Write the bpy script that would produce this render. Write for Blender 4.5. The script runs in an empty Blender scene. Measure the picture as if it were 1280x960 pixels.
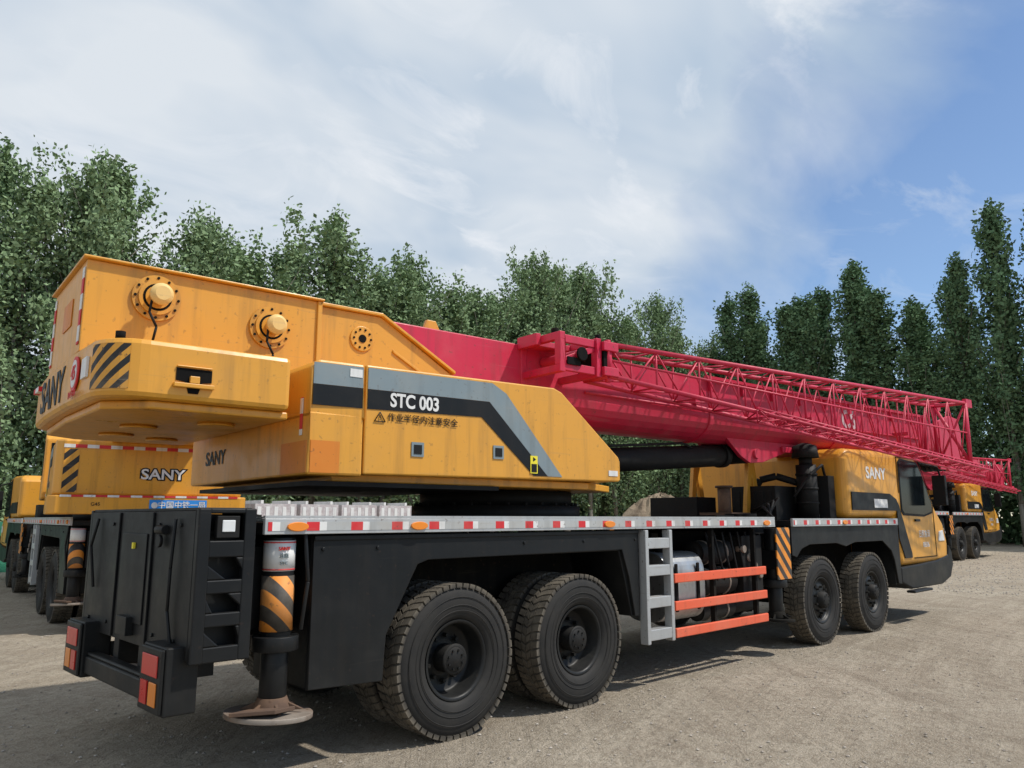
import bpy, bmesh, math, random
import numpy as np
from mathutils import Vector, Matrix, Euler
rad = math.radians
random.seed(7); np.random.seed(7)
scene = bpy.context.scene
scene.view_settings.view_transform = 'Standard'
scene.view_settings.look = 'None'
scene.view_settings.exposure = 0
COL = scene.collection

# ------------------------------------------------------------------ materials
def new_mat(name):
    m = bpy.data.materials.new(name); m.use_nodes = True
    nt = m.node_tree; b = nt.nodes['Principled BSDF']
    return m, nt, b
def N(nt, t, **k):
    n = nt.nodes.new(t)
    for a, v in k.items(): setattr(n, a, v)
    return n
def noise(nt, vec, scale, detail=4, rough=.55, dist=0):
    n = N(nt, 'ShaderNodeTexNoise'); n.inputs['Scale'].default_value = scale
    n.inputs['Detail'].default_value = detail; n.inputs['Roughness'].default_value = rough
    n.inputs['Distortion'].default_value = dist
    if vec: nt.links.new(vec, n.inputs['Vector'])
    return n.outputs['Fac']
def maprange(nt, v, a, b, c, d):
    n = N(nt, 'ShaderNodeMapRange'); nt.links.new(v, n.inputs[0])
    for i, x in zip((1, 2, 3, 4), (a, b, c, d)): n.inputs[i].default_value = x
    return n.outputs[0]
def mathn(nt, op, a, b=None):
    n = N(nt, 'ShaderNodeMath', operation=op)
    for i, x in enumerate((a, b)):
        if x is None: continue
        if isinstance(x, (int, float)): n.inputs[i].default_value = x
        else: nt.links.new(x, n.inputs[i])
    return n.outputs[0]
def mix(nt, f, a, b, blend='MIX'):
    n = N(nt, 'ShaderNodeMix', data_type='RGBA', blend_type=blend)
    for sock, x in ((n.inputs[0], f), (n.inputs[6], a), (n.inputs[7], b)):
        if isinstance(x, (int, float)): sock.default_value = x
        elif isinstance(x, tuple): sock.default_value = (*x[:3], 1)
        else: nt.links.new(x, sock)
    return n.outputs[2]
def mapping(nt, vec, scale=(1, 1, 1), rot=(0, 0, 0)):
    n = N(nt, 'ShaderNodeMapping'); nt.links.new(vec, n.inputs[0])
    n.inputs['Scale'].default_value = scale; n.inputs['Rotation'].default_value = rot
    return n.outputs[0]
def bump(nt, b, h, strength, dist=.01):
    n = N(nt, 'ShaderNodeBump'); n.inputs['Strength'].default_value = strength
    n.inputs['Distance'].default_value = dist
    nt.links.new(h, n.inputs['Height']); nt.links.new(n.outputs[0], b.inputs['Normal'])

def weather(nt, b, base, rough, dust, dcol, streak, low=.45):
    tc = N(nt, 'ShaderNodeTexCoord').outputs['Object']
    pos = N(nt, 'ShaderNodeNewGeometry').outputs['Position']
    n1 = noise(nt, tc, 2.3, 6, .65)
    f1 = maprange(nt, n1, .48, .75, 0, dust)
    c = mix(nt, f1, base, dcol)
    st = noise(nt, mapping(nt, tc, (9, 9, .7)), 1.0, 4, .6)
    f2 = maprange(nt, st, .52, .78, 0, streak)
    c = mix(nt, f2, c, (.06, .045, .03))
    spots = noise(nt, tc, 28, 2, .5)
    f4 = maprange(nt, spots, .66, .74, 0, min(1, dust * 1.3))
    c = mix(nt, f4, c, (.09, .05, .03))
    scr = noise(nt, mapping(nt, tc, (1.2, 1.2, 34), (rad(4), rad(7), 0)), 1.0, 3, .5)
    c = mix(nt, maprange(nt, scr, .67, .72, 0, min(1, dust * .9)), c, dcol)
    sep = N(nt, 'ShaderNodeSeparateXYZ'); nt.links.new(pos, sep.inputs[0])
    f3 = mathn(nt, 'MULTIPLY', maprange(nt, sep.outputs[2], .25, 1.3, low, 0), maprange(nt, n1, .3, .6, .4, 1))
    c = mix(nt, f3, c, dcol)
    nt.links.new(c, b.inputs['Base Color'])
    r = maprange(nt, n1, .3, .75, rough, min(1, rough + .3))
    nt.links.new(r, b.inputs['Roughness'])
    bump(nt, b, noise(nt, tc, 4, 2), .16, .02)
def paint(name, col, rough=.35, dust=.3, dcol=(.30, .25, .19), streak=.35, metal=0, low=.45, spec=.5):
    m, nt, b = new_mat(name)
    weather(nt, b, col, rough, dust, dcol, streak, low)
    b.inputs['Metallic'].default_value = metal
    b.inputs['Specular IOR Level'].default_value = spec
    return m
def stripes(name, vec, stops, rough=.45, dust=.25):
    m, nt, b = new_mat(name)
    tc = N(nt, 'ShaderNodeTexCoord').outputs['Object']
    d = N(nt, 'ShaderNodeVectorMath', operation='DOT_PRODUCT')
    nt.links.new(tc, d.inputs[0]); d.inputs[1].default_value = vec
    fr = mathn(nt, 'FRACT', d.outputs['Value'])
    r = N(nt, 'ShaderNodeValToRGB'); r.color_ramp.interpolation = 'CONSTANT'
    e = r.color_ramp.elements
    while len(e) < len(stops): e.new(.5)
    for el, (p, c) in zip(e, stops): el.position = p; el.color = (*c, 1)
    nt.links.new(fr, r.inputs[0])
    weather(nt, b, r.outputs[0], rough, dust, (.3, .25, .19), .35)
    return m

YEL = (.70, .325, .034)
M = {}
M['yellow'] = paint('yellow_paint', YEL, .26, .24, (.44, .25, .08), .36)
M['cream'] = paint('cream_yellow_paint', (.78, .52, .18), .4, .2, (.4, .3, .2), .2)
M['yellow2'] = paint('orange_repaint', (.64, .20, .015), .4, .35, (.60, .30, .05), .2)
M['red'] = paint('crimson_paint', (.55, .013, .055), .40, .45, (.50, .09, .12), .38)
M['black'] = paint('black_paint', (.005, .006, .007), .36, .11, (.06, .055, .045), .10, low=.20, spec=.28)
M['dark'] = paint('dark_underbody', (.006, .006, .006), .75, .3, (.045, .04, .03), .2, low=.2, spec=.12)
M['grey'] = paint('grey_stripe', (.20, .25, .27), .35, .3, (.34, .32, .27), .3)
M['alu'] = paint('aluminium', (.46, .47, .47), .38, .4, (.30, .27, .22), .3, metal=.4, low=.2)
M['tank'] = paint('tank_aluminium', (.50, .51, .51), .30, .5, (.28, .25, .20), .4, metal=.85, low=.2)
M['orange'] = paint('orange_rail', (.76, .11, .042), .45, .35, (.58, .24, .15), .3, low=.15)
M['white'] = paint('white_paint', (.74, .74, .72), .45, .2, (.4, .36, .3), .3, low=.1)
M['fadedwhite'] = paint('faded_white', (.60, .46, .47), .5, .6, (.55, .12, .15), .4, low=0)
M['rust'] = paint('rusty_steel', (.10, .06, .04), .8, .9, (.24, .14, .08), .4, low=.05)
M['padtop'] = paint('worn_steel', (.28, .24, .20), .55, .9, (.15, .08, .045), .5, low=.05, metal=.2)
M['bluesign'] = paint('blue_sign', (.02, .25, .70), .4, .05, streak=.05, low=0)
M['yellabel'] = paint('yellow_label', (.85, .72, .03), .4, .1, streak=.1)
M['redlabel'] = paint('red_label', (.62, .03, .03), .4, .15, streak=.1, low=.1)
M['rubberblk'] = paint('rubber', (.008, .008, .008), .55, .15, (.05, .045, .035), .1, low=.2, spec=.28)
W_ = (.72, .72, .70); R_ = (.60, .02, .025); A_ = (.42, .43, .42); K_ = (.012, .012, .012); O_ = (.82, .27, .015)
M['tape'] = stripes('reflective_tape', (3.0, 0, 0), [(0, R_), (.28, W_), (.44, A_)], .4, .45)
M['tape_y'] = stripes('reflective_tape_cross', (0, 3.3, 0), [(0, R_), (.5, W_)])
M['tape_z'] = stripes('reflective_tape_upright', (0, 0, 4.5), [(0, R_), (.5, W_)])
M['hazard'] = stripes('hazard_plate', (5.2, 0, 5.2), [(0, K_), (.5, O_)], dust=.4)
M['chev'] = stripes('hazard_chevron', (-7, 7, 9.5), [(0, K_), (.5, YEL)], dust=.6)

m, nt, b = new_mat('window_glass')
b.inputs['Base Color'].default_value = (.006, .009, .011, 1); b.inputs['Roughness'].default_value = .12
b.inputs['IOR'].default_value = 1.22; b.inputs['Specular IOR Level'].default_value = .3; M['glass'] = m
for nm, c in (('lens_red', (.55, .010, .008)), ('lens_amber', (.80, .23, .01)), ('lens_clear', (.7, .72, .72))):
    m, nt, b = new_mat(nm)
    weather(nt, b, c, .2, .2, (.3, .2, .15), .15, .08)
    b.inputs['Coat Weight'].default_value = .2
    M[nm] = m
# tyre
m, nt, b = new_mat('tyre_rubber')
tc = N(nt, 'ShaderNodeTexCoord').outputs['Object']
sep = N(nt, 'ShaderNodeSeparateXYZ'); nt.links.new(tc, sep.inputs[0])
r2 = mathn(nt, 'SQRT', mathn(nt, 'ADD', mathn(nt, 'MULTIPLY', sep.outputs[0], sep.outputs[0]), mathn(nt, 'MULTIPLY', sep.outputs[2], sep.outputs[2])))
nn = noise(nt, tc, 7, 5, .65)
f = mathn(nt, 'MULTIPLY', maprange(nt, r2, .515, .555, .08, .85), maprange(nt, nn, .3, .6, .25, 1))
c = mix(nt, f, (.015, .015, .015), (.17, .145, .11))
nt.links.new(c, b.inputs['Base Color']); b.inputs['Roughness'].default_value = .75
b.inputs['Specular IOR Level'].default_value = .3
M['tyre'] = m
# foliage
def leafmat(name, c1, c2, c3):
    m, nt, b = new_mat(name)
    tc = N(nt, 'ShaderNodeTexCoord').outputs['Object']
    oi = N(nt, 'ShaderNodeObjectInfo').outputs['Random']
    n1 = maprange(nt, noise(nt, tc, .9, 1), .35, .65, 0, 1)
    n2 = maprange(nt, noise(nt, tc, 9, 0), .3, .7, 0, 1)
    c = mix(nt, n1, c1, c2); c = mix(nt, mathn(nt, 'MULTIPLY', n2, .5), c, c3)
    c = mix(nt, maprange(nt, oi, 0, 1, 0, .35), c, c1)
    nt.nodes.remove(b)
    df = N(nt, 'ShaderNodeBsdfDiffuse'); nt.links.new(c, df.inputs[0])
    nt.links.new(df.outputs[0], nt.nodes['Material Output'].inputs[0])
    return m
M['leaf'] = leafmat('poplar_leaves', (.155, .235, .115), (.215, .305, .155), (.32, .40, .24))
M['leaf2'] = leafmat('dark_poplar_leaves', (.080, .150, .078), (.125, .205, .105), (.19, .265, .15))
m, nt, b = new_mat('bark')
tc = N(nt, 'ShaderNodeTexCoord').outputs['Object']
nt.links.new(mix(nt, noise(nt, mapping(nt, tc, (6, 6, 1)), 2, 3), (.10, .085, .065), (.26, .24, .20)), b.inputs['Base Color'])
b.inputs['Roughness'].default_value = .9; M['bark'] = m
# ground
m, nt, b = new_mat('dirt_ground')
pos = N(nt, 'ShaderNodeNewGeometry').outputs['Position']
n1 = noise(nt, pos, .35, 5, .6); n2 = noise(nt, pos, 13, 7, .75); n3 = noise(nt, pos, 65, 3, .65); n4 = noise(nt, pos, 2.2, 6, .68)
sp = N(nt, 'ShaderNodeSeparateXYZ'); nt.links.new(pos, sp.inputs[0])
def arc(cx, cy, k, ka):
    dx = mathn(nt, 'SUBTRACT', sp.outputs[0], cx); dy = mathn(nt, 'SUBTRACT', sp.outputs[1], cy)
    r = mathn(nt, 'SQRT', mathn(nt, 'ADD', mathn(nt, 'MULTIPLY', dx, dx), mathn(nt, 'MULTIPLY', dy, dy)))
    a = mathn(nt, 'ARCTAN2', dy, dx)
    cb = N(nt, 'ShaderNodeCombineXYZ'); nt.links.new(mathn(nt, 'MULTIPLY', r, k), cb.inputs[0]); nt.links.new(mathn(nt, 'MULTIPLY', a, ka), cb.inputs[1])
    return noise(nt, cb.outputs[0], 1.0, 6, .66, .25)
tr = arc(14, -42, 3.2, 16); tr2 = arc(-30, 26, 3.8, 14); tr3 = arc(60, 30, 2.6, 18)
c = mix(nt, maprange(nt, n1, .35, .65, 0, 1), (.37, .31, .235), (.45, .385, .30))
c = mix(nt, maprange(nt, tr, .50, .62, 0, .55), c, (.56, .49, .385))
c = mix(nt, maprange(nt, tr2, .52, .64, 0, .50), c, (.27, .22, .165))
c = mix(nt, maprange(nt, tr3, .54, .64, 0, .40), c, (.54, .475, .375))
c = mix(nt, maprange(nt, n4, .50, .72, 0, .45), c, (.26, .215, .16))
c = mix(nt, maprange(nt, n2, .47, .68, 0, .72), c, (.20, .165, .12))
c = mix(nt, maprange(nt, n3, .54, .66, 0, .65), c, (.66, .60, .51))
nt.links.new(c, b.inputs['Base Color']); b.inputs['Roughness'].default_value = .95
b.inputs['Specular IOR Level'].default_value = .12
h = mathn(nt, 'ADD', mathn(nt, 'MULTIPLY', n2, .9), mathn(nt, 'ADD', mathn(nt, 'MULTIPLY', n3, .4), mathn(nt, 'ADD', tr, tr2)))
bump(nt, b, h, 1.0, .06); M['ground'] = m
def simple(name, c1, c2, sc=3, rough=.9):
    m, nt, b = new_mat(name)
    tc = N(nt, 'ShaderNodeTexCoord').outputs['Object']
    nt.links.new(mix(nt, maprange(nt, noise(nt, tc, sc, 5, .7), .35, .65, 0, 1), c1, c2), b.inputs['Base Color'])
    b.inputs['Roughness'].default_value = rough
    bump(nt, b, noise(nt, tc, sc * 6, 3), .5, .05)
    return m
M['pebble'] = simple('pebbles', (.22, .19, .155), (.48, .43, .37), 4)
M['heap'] = simple('earth_heap', (.16, .115, .075), (.28, .22, .15), 2)
M['fence'] = simple('green_fence', (.02, .16, .09), (.03, .22, .13), 2, .6)
M['pink'] = simple('pale_steel', (.42, .36, .36), (.60, .57, .56), 5, .6)

# ------------------------------------------------------------------ mesh kit
class MB:
    def __init__(s): s.v = []; s.f = []; s.m = []; s.s = []
    def add(s, vs, fs, mi=0, sm=False):
        o = len(s.v); s.v += [tuple(p) for p in vs]
        for f in fs:
            s.f.append([i + o for i in f]); s.m.append(mi); s.s.append(sm)
    def box(s, x0, x1, y0, y1, z0, z1, mi=0):
        vs = [(x, y, z) for x in (x0, x1) for y in (y0, y1) for z in (z0, z1)]
        s.add(vs, [(0, 1, 3, 2), (4, 6, 7, 5), (0, 4, 5, 1), (2, 3, 7, 6), (0, 2, 6, 4), (1, 5, 7, 3)], mi)
    def prism(s, poly, a0, a1, axis='y', mi=0):
        def P(p, a):
            return {'y': (p[0], a, p[1]), 'x': (a, p[0], p[1]), 'z': (p[0], p[1], a)}[axis]
        n = len(poly); vs = [P(p, a0) for p in poly] + [P(p, a1) for p in poly]
        fs = [list(range(n)), list(range(2 * n - 1, n - 1, -1))]
        fs += [(i, (i + 1) % n, n + (i + 1) % n, n + i) for i in range(n)]
        s.add(vs, fs, mi)
    def cyl(s, p0, p1, r, mi=0, n=16, r2=None, sm=True):
        p0 = Vector(p0); p1 = Vector(p1); d = (p1 - p0)
        if d.length < 1e-6: return
        q = d.to_track_quat('Z', 'Y'); r2 = r if r2 is None else r2
        vs = []
        for p, rr in ((p0, r), (p1, r2)):
            for i in range(n):
                a = 2 * math.pi * i / n
                vs.append(p + q @ Vector((rr * math.cos(a), rr * math.sin(a), 0)))
        s.add(vs, [(i, (i + 1) % n, n + (i + 1) % n, n + i) for i in range(n)], mi, sm)
        s.add(vs[:n], [list(range(n))[::-1]], mi); s.add(vs[n:], [list(range(n))], mi)
    def path(s, pts, r, mi=0, n=8):
        for a, b_ in zip(pts[:-1], pts[1:]): s.cyl(a, b_, r, mi, n)
    def lathe(s, prof, c=(0, 0, 0), n=48, mi=0, sm=True):
        vs = []
        for y, r in prof:
            for i in range(n):
                a = 2 * math.pi * i / n
                vs.append((c[0] + r * math.cos(a), c[1] + y, c[2] + r * math.sin(a)))
        fs = []
        for k in range(len(prof) - 1):
            for i in range(n):
                j = (i + 1) % n
                fs.append((k * n + i, k * n + j, (k + 1) * n + j, (k + 1) * n + i))
        s.add(vs, fs, mi, sm)
    def obj(s, name, parent, mats, bevel=0, mat=None, recalc=True):
        me = bpy.data.meshes.new(name); me.from_pydata(s.v, [], s.f)
        me.polygons.foreach_set('material_index', s.m); me.polygons.foreach_set('use_smooth', s.s)
        for k in mats: me.materials.append(M[k] if isinstance(k, str) else k)
        if recalc:
            bm = bmesh.new(); bm.from_mesh(me); bmesh.ops.remove_doubles(bm, verts=bm.verts, dist=1e-5)
            bmesh.ops.recalc_face_normals(bm, faces=bm.faces); bm.to_mesh(me); bm.free()
        me.update()
        o = bpy.data.objects.new(name, me); COL.objects.link(o)
        if parent: o.parent = parent
        if mat is not None: o.matrix_basis = mat
        if bevel:
            bv = o.modifiers.new('bevel', 'BEVEL'); bv.width = bevel; bv.segments = 2 if bevel < .05 else 5
            bv.limit_method = 'ANGLE'; bv.angle_limit = rad(35)
        return o
def empty(name, loc=(0, 0, 0), parent=None, **props):
    o = bpy.data.objects.new(name, None); COL.objects.link(o); o.location = loc
    o.empty_display_size = .3
    if parent: o.parent = parent
    for k, v in props.items(): o[k] = v
    return o
FACE_S = (rad(90), 0, 0)
FACE_R = (rad(90), 0, rad(-90))
def text(t, size, loc, rot, mat, parent, name='lettering', bold=0., xs=1., align='CENTER', mtx=None, ext=.0015):
    cu = bpy.data.curves.new(name, 'FONT'); cu.body = t; cu.size = size; cu.extrude = ext
    cu.align_x = align; cu.align_y = 'CENTER'; cu.offset = bold * size
    cu.resolution_u = 4
    ob = bpy.data.objects.new('tmp', cu); COL.objects.link(ob)
    dg = bpy.context.evaluated_depsgraph_get()
    me = bpy.data.meshes.new_from_object(ob.evaluated_get(dg)); COL.objects.unlink(ob)
    bpy.data.objects.remove(ob)
    me.transform(Matrix.Translation(loc) @ Euler(rot).to_matrix().to_4x4() @ Matrix.Diagonal((xs, 1, 1, 1)))
    me.materials.clear(); me.materials.append(M[mat]); me.name = name
    o = bpy.data.objects.new(name, me); COL.objects.link(o); o.parent = parent
    if mtx is not None: o.matrix_basis = mtx
    return o

# ------------------------------------------------------------------ the crane
NOCOPY = set()
def make_wheel_meshes():
    out = {}
    t = MB(); w = .285
    prof = [(.045, .285), (.012, .33), (0, .42), (.012, .49), (.03, .53), (.05, .547), (w - .05, .547), (w - .03, .53), (w - .012, .49), (w, .42), (w - .012, .33), (w - .045, .285), (.045, .285)]
    t.lathe(prof, n=72)
    for rr in (.36, .40, .46): t.lathe([(.0 + .001, rr - .004), (-.003, rr), (.001, rr + .004)], n=64)
    def block(a, da, y0, y1, r0, r1, sk=0):
        vs = []
        for r in (r0, r1):
            for yy, off in ((y0, 0), (y1, sk)):
                for s_ in (-1, 1):
                    an = a + off + s_ * da * (1 if r == r0 else .9)
                    vs.append((r * math.cos(an), yy, r * math.sin(an)))
        t.add(vs, [(0, 1, 3, 2), (4, 6, 7, 5), (0, 4, 5, 1), (2, 3, 7, 6), (0, 2, 6, 4), (1, 5, 7, 3)])
    nb = 52
    for i in range(nb):
        a = 2 * math.pi * i / nb; hw = .049
        block(a, hw, .012, .085, .528, .560, .03)
        block(a + .06, hw, w - .085, w - .012, .528, .560, -.03)
        block(a + .03, hw, .094, .138, .54, .560, .05)
        block(a + .09, hw, .147, .191, .54, .560, -.05)
    out['tyre'] = t
    for kind in ('rear', 'front'):
        r = MB()
        if kind == 'rear':
            r.lathe([(.03, .292), (.028, .275), (.05, .262), (.17, .25), (.185, .235), (.20, .16), (.19, .10), (.19, .001)], n=40)
            r.lathe([(.19, .105), (.06, .10), (.045, .085), (.04, .001)], n=24, mi=1)
            r.lathe([(.06, .115), (.05, .115), (.05, .09)], n=24, mi=1)
            yb = .185
        else:
            r.lathe([(.03, .292), (.028, .275), (.06, .262), (.09, .245), (.06, .20), (.05, .14), (.05, .001)], n=40)
            r.lathe([(.05, .11), (-.02, .10), (-.035, .08), (-.035, .001)], n=24, mi=1)
            yb = .045
        r.lathe([(w - .04, .29), (w - .08, .25), (w - .1, .001)], n=32, mi=1)
        for i in range(10):
            a = 2 * math.pi * (i + .5) / 10
            x, z = .165 * math.cos(a), .165 * math.sin(a)
            r.cyl((x, yb + .01, z), (x, yb - .03, z), .016, 1, 6, sm=False)
            x, z = .207 * math.cos(a), .207 * math.sin(a)
            if i % 2 == 0: r.cyl((x, yb + .02, z), (x, yb - .004 + (.012 if kind == 'rear' else .008), z), .026, 2, 12)
        for i in range(8):
            a = 2 * math.pi * i / 8; yh = .04 if kind == 'rear' else -.035
            r.cyl((.07 * math.cos(a), yh + .01, .07 * math.sin(a)), (.07 * math.cos(a), yh - .008, .07 * math.sin(a)), .009, 0, 6, sm=False)
        out[kind] = r
    return out
WM = make_wheel_meshes()
tyre_o = WM['tyre'].obj('tyre', None, ['tyre']); rimr = WM['rear'].obj('rim', None, ['black', 'rubberblk', 'dark']); rimf = WM['front'].obj('rim', None, ['black', 'rubberblk', 'dark'])
TY, RR, RF = tyre_o.data, rimr.data, rimf.data
for o in (tyre_o, rimr, rimf): bpy.data.objects.remove(o)

def add_wheel(root, x, y, kind, flip):
    e = empty('wheel', (x, y, .555), root)
    if flip: e.rotation_euler = (0, 0, math.pi)
    e.rotation_euler.rotate_axis('Y', random.uniform(0, 6))
    for nm, me in (('tyre', TY), ('rim', RR if kind == 'rear' else RF)):
        o = bpy.data.objects.new(nm, me); COL.objects.link(o); o.parent = e
    if kind == 'rear':
        o = bpy.data.objects.new('tyre', TY); COL.objects.link(o); o.parent = e; o.location = (0, .34, 0)
    return e

FS = Matrix.Translation((1.55, 1.3, 0)) @ Matrix.Rotation(rad(-5), 4, 'Z')
RW = 2.08   # width of the rear overhang section

def build_crane():
    root = empty('mobile_crane')
    # ---- chassis
    b = MB()
    b.box(-1.7, 9.2, .85, 1.75, .82, 1.36); b.box(-1.2, 9, .80, .86, .75, 1.42); b.box(-1.2, 9, 1.74, 1.80, .75, 1.42)
    for x in (-.5, .7, 2.1, 2.9, 5.5, 7.0): b.box(x - .06, x + .06, .3, 2.3, 1.3, 1.45)
    for x in (0, 1.40, 6.2, 7.85):
        b.cyl((x, .3, .555), (x, 2.3, .555), .09, n=12); b.cyl((x, 1.1, .555), (x, 1.5, .555), .24, n=14)
        b.box(x - .5, x + .5, .74, .84, .60, .68)
    b.box(2.3, 3.1, 1.0, 1.6, .45, .9)
    b.box(5.7, 7.1, 1.0, 1.6, .5, .9)
    b.obj('chassis_frame', root, ['dark'], .006)
    # ---- deck
    b = MB()
    b.box(-1.62, 4.9, .02, 2.58, 1.50, 1.575); b.box(5.38, 8.82, .02, 2.58, 1.50, 1.575); b.box(4.88, 5.40, .25, 2.35, 1.52, 1.56)
    for i in range(14): b.box(-1.4 + i * .45, -1.38 + i * .45, .3, 2.3, 1.573, 1.582)
    b.obj('deck', root, ['black'], .004)
    for y0, y1, sg in ((-.012, .02, -1), (2.58, 2.612, 1)):
        for x0, x1 in ((-1.62, 4.92), (5.38, 8.86)):
            b = MB(); b.box(x0, x1, y0, y1, 1.50, 1.60)
            rl = b.obj('deck_edge_rail', root, ['alu'], .004)
            b = MB(); ye = y0 if sg < 0 else y1
            b.box(x0 + .02, x1 - .02, min(ye, ye + sg * .003), max(ye, ye + sg * .003), 1.522, 1.578)
            b.obj('reflective_tape', rl, ['tape'])
        b = MB(); b.box(-1.62, 4.92, y0 + .002, y1 - .002, 1.602, 1.618)
        b.obj('deck_trim', root, ['alu'])
    for side in (0, 1):
        for x in (-1.40, -.43, 1.76, 4.7, 6.9):
            ys = -.014 if side == 0 else 2.614
            b = MB(); sg = -1 if side == 0 else 1
            b.prism([(x + .075 * math.cos(a), 1.548 + .03 * math.sin(a)) for a in [i * math.pi / 8 for i in range(16)]], ys, ys + sg * .018)
            b.obj('marker_lamp', root, ['lens_amber'], .004)
    for side in (0, 1):
        Y = (lambda y: y) if side == 0 else (lambda y: 2.6 - y)
        YR = (lambda y: y) if side == 0 else (lambda y: RW - y)
        def bx(b, x0, x1, y0, y1, z0, z1, mi=0, F=None):
            F = F or Y
            a, c = sorted((F(y0), F(y1))); b.box(x0, x1, a, c, z0, z1, mi)
        b = MB()
        b.prism([(-1.25, 1.488), (-1.25, .52), (-.68, .50), (-.66, .80), (-.40, 1.27), (-.30, 1.30), (2.00, 1.31), (2.10, 1.05), (2.18, .69), (2.25, .69), (2.25, 1.488)], Y(.03), Y(.06))
        bx(b, -1.25, -1.22, .06, .8, .52, 1.49); bx(b, -.72, -.68, .06, .75, .52, .82)
        bx(b, -.35, 2.05, .06, .75, 1.30, 1.33)
        b.prism([(-.70, .80), (-.40, 1.29), (-.36, 1.29), (-.66, .80)], Y(.06), Y(.75))
        b.prism([(2.16, .69), (2.06, 1.05), (1.98, 1.31), (2.02, 1.31), (2.1, 1.05), (2.2, .69)], Y(.06), Y(.7))
        for x in (-1.18, -.75, .7, 1.45, 2.2):
            for z in (1.40,): b.cyl((x, Y(.032), z), (x, Y(.020), z), .014, 0, 8)
        bx(b, -1.25, 2.25, .018, .03, 1.455, 1.488)
        b.obj('side_skirt', root, ['black'], .006)
        b = MB()
        bx(b, -.66, 2.05, .76, .80, .85, 1.32); b.obj('inner_guard', root, ['dark'])
        b = MB()
        b.prism([(5.40, 1.50), (5.40, 1.15), (5.52, 1.12), (5.66, 1.22), (5.9, 1.27), (6.7, 1.27), (7.0, 1.22), (7.3, 1.27), (8.3, 1.27), (8.62, 1.12), (8.72, .98), (8.82, .62), (8.95, .60), (8.95, 1.50)], Y(.03), Y(.06))
        bx(b, 5.4, 8.8, .06, .7, 1.28, 1.31); bx(b, 8.78, 8.82, .06, .7, .6, 1.3)
        b.obj('front_fender', root, ['black'], .006)
        for z in (1.005, .735, .475):
            b = MB(); bx(b, 2.80, 4.66, -.005, .035, z - .045, z + .045)
            b.obj('side_guard_rail', root, ['orange'], .008)
        for x in (3.60, 4.5):
            b = MB(); bx(b, x - .02, x + .02, .037, .09, .43, 1.48)
            b.obj('guard_bracket', root, ['dark'])
        # ladder
        b = MB()
        for x in (2.29, 2.69): bx(b, x, x + .05, -.03, .06, .42, 1.488)
        for z in (.50, .80, 1.10, 1.36): bx(b, 2.335, 2.695, -.025, .10, z - .05, z + .05)
        b.obj('ladder', root, ['alu'], .006)
        # fuel tank
        b = MB()
        cs = [(Y(.09 + .56 * (0.5 - .5 * math.copysign(abs(math.cos(a)) ** .6, math.cos(a)))), .90 + .35 * math.copysign(abs(math.sin(a)) ** .6, math.sin(a))) for a in [i * math.pi / 20 for i in range(40)]]
        b.prism(cs, 2.80, 3.50, 'x'); b.cyl((3.0, Y(.3), 1.24), (3.0, Y(.3), 1.30), .06, 1)
        for x in (2.95, 3.35): bx(b, x - .025, x + .025, .074, .092, .66, 1.14, 1)
        b.obj('fuel_tank', root, ['tank', 'dark'], .015)
        b = MB()
        for z_, r_ in ((1.22, .13), (.90, .15), (.60, .11)):
            b.cyl((3.62, Y(.30), z_), (4.28, Y(.30), z_), r_, n=24); b.cyl((3.58, Y(.30), z_), (3.62, Y(.30), z_), r_ * .6, 0, 24, r2=r_)
            for x in (3.75, 4.1): b.cyl((x, Y(.30), z_), (x + .03, Y(.30), z_), r_ + .008, 1, 24)
        bx(b, 4.35, 4.8, .12, .6, .75, 1.40); b.cyl((4.3, Y(.3), .62), (4.75, Y(.3), .62), .10, n=16)
        for i in range(6): b.path([(3.66 + i * .17, Y(.17), 1.45), (3.68 + i * .17, Y(.11), 1.2 - .05 * i), (3.85 + i * .14, Y(.15), .95), (3.95 + i * .13, Y(.26), .7)], .014)
        for i in range(4): b.cyl((4.38 + i * .12, Y(.10), 1.25 - .1 * i), (4.38 + i * .12, Y(.2), 1.25 - .1 * i), .045, 1, n=12)
        b.obj('air_tank', root, ['rubberblk', 'padtop'], .006)
        b = MB(); bx(b, 3.55, 4.9, .66, .80, .5, 1.45); b.obj('engine_guard', root, ['dark'])
        # jacks
        for x, kind in ((-1.44, 'rear'), (5.10, 'front')):
            b = MB(); yj = Y(.13); zt = 1.48
            b.cyl((x, yj, .80), (x, yj, zt), .098, n=24)
            b.cyl((x, yj, .78), (x, yj, .87), .145, 0, 24); b.cyl((x, yj, .50), (x, yj, .80), .085, 0, 20)
            bx(b, x - .12, x + .12, .24, .5, .9, 1.42)
            b.path([(x + .12, Y(.02), 1.5), (x + .14, Y(.0), 1.2), (x + .12, Y(.03), .9)], .014)
            jk = b.obj('outrigger_jack', root, ['black'], .005)
            b = MB()
            if kind == 'rear':
                b.cyl((x, yj, .90), (x, yj, 1.24), .103, 0, 28)
            else: bx(b, x - .17, x + .17, -.012, .004, .88, 1.49)
            b.obj('hazard_plate', jk, ['hazard'])
            if kind == 'rear':
                b = MB(); b.cyl((x, yj, 1.27), (x, yj, 1.46), .101, n=24)
                for zz in (1.445, 1.275): b.cyl((x, yj, zz), (x, yj, zz + .008), .1025, 1, n=24)
                sl = b.obj('white_sleeve', jk, ['white', 'redlabel'])
                if side == 0:
                    text('SANY', .032, (x - .02, .026, 1.41), FACE_S, 'redlabel', sl, ext=.006); text('注意', .032, (x - .02, .026, 1.365), FACE_S, 'grey', sl, ext=.006); text('STC', .03, (x - .02, .026, 1.32), FACE_S, 'grey', sl, ext=.006)
            b = MB(); b.cyl((x, yj, .425), (x, yj, .50), .12, n=20, r2=.09)
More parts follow.
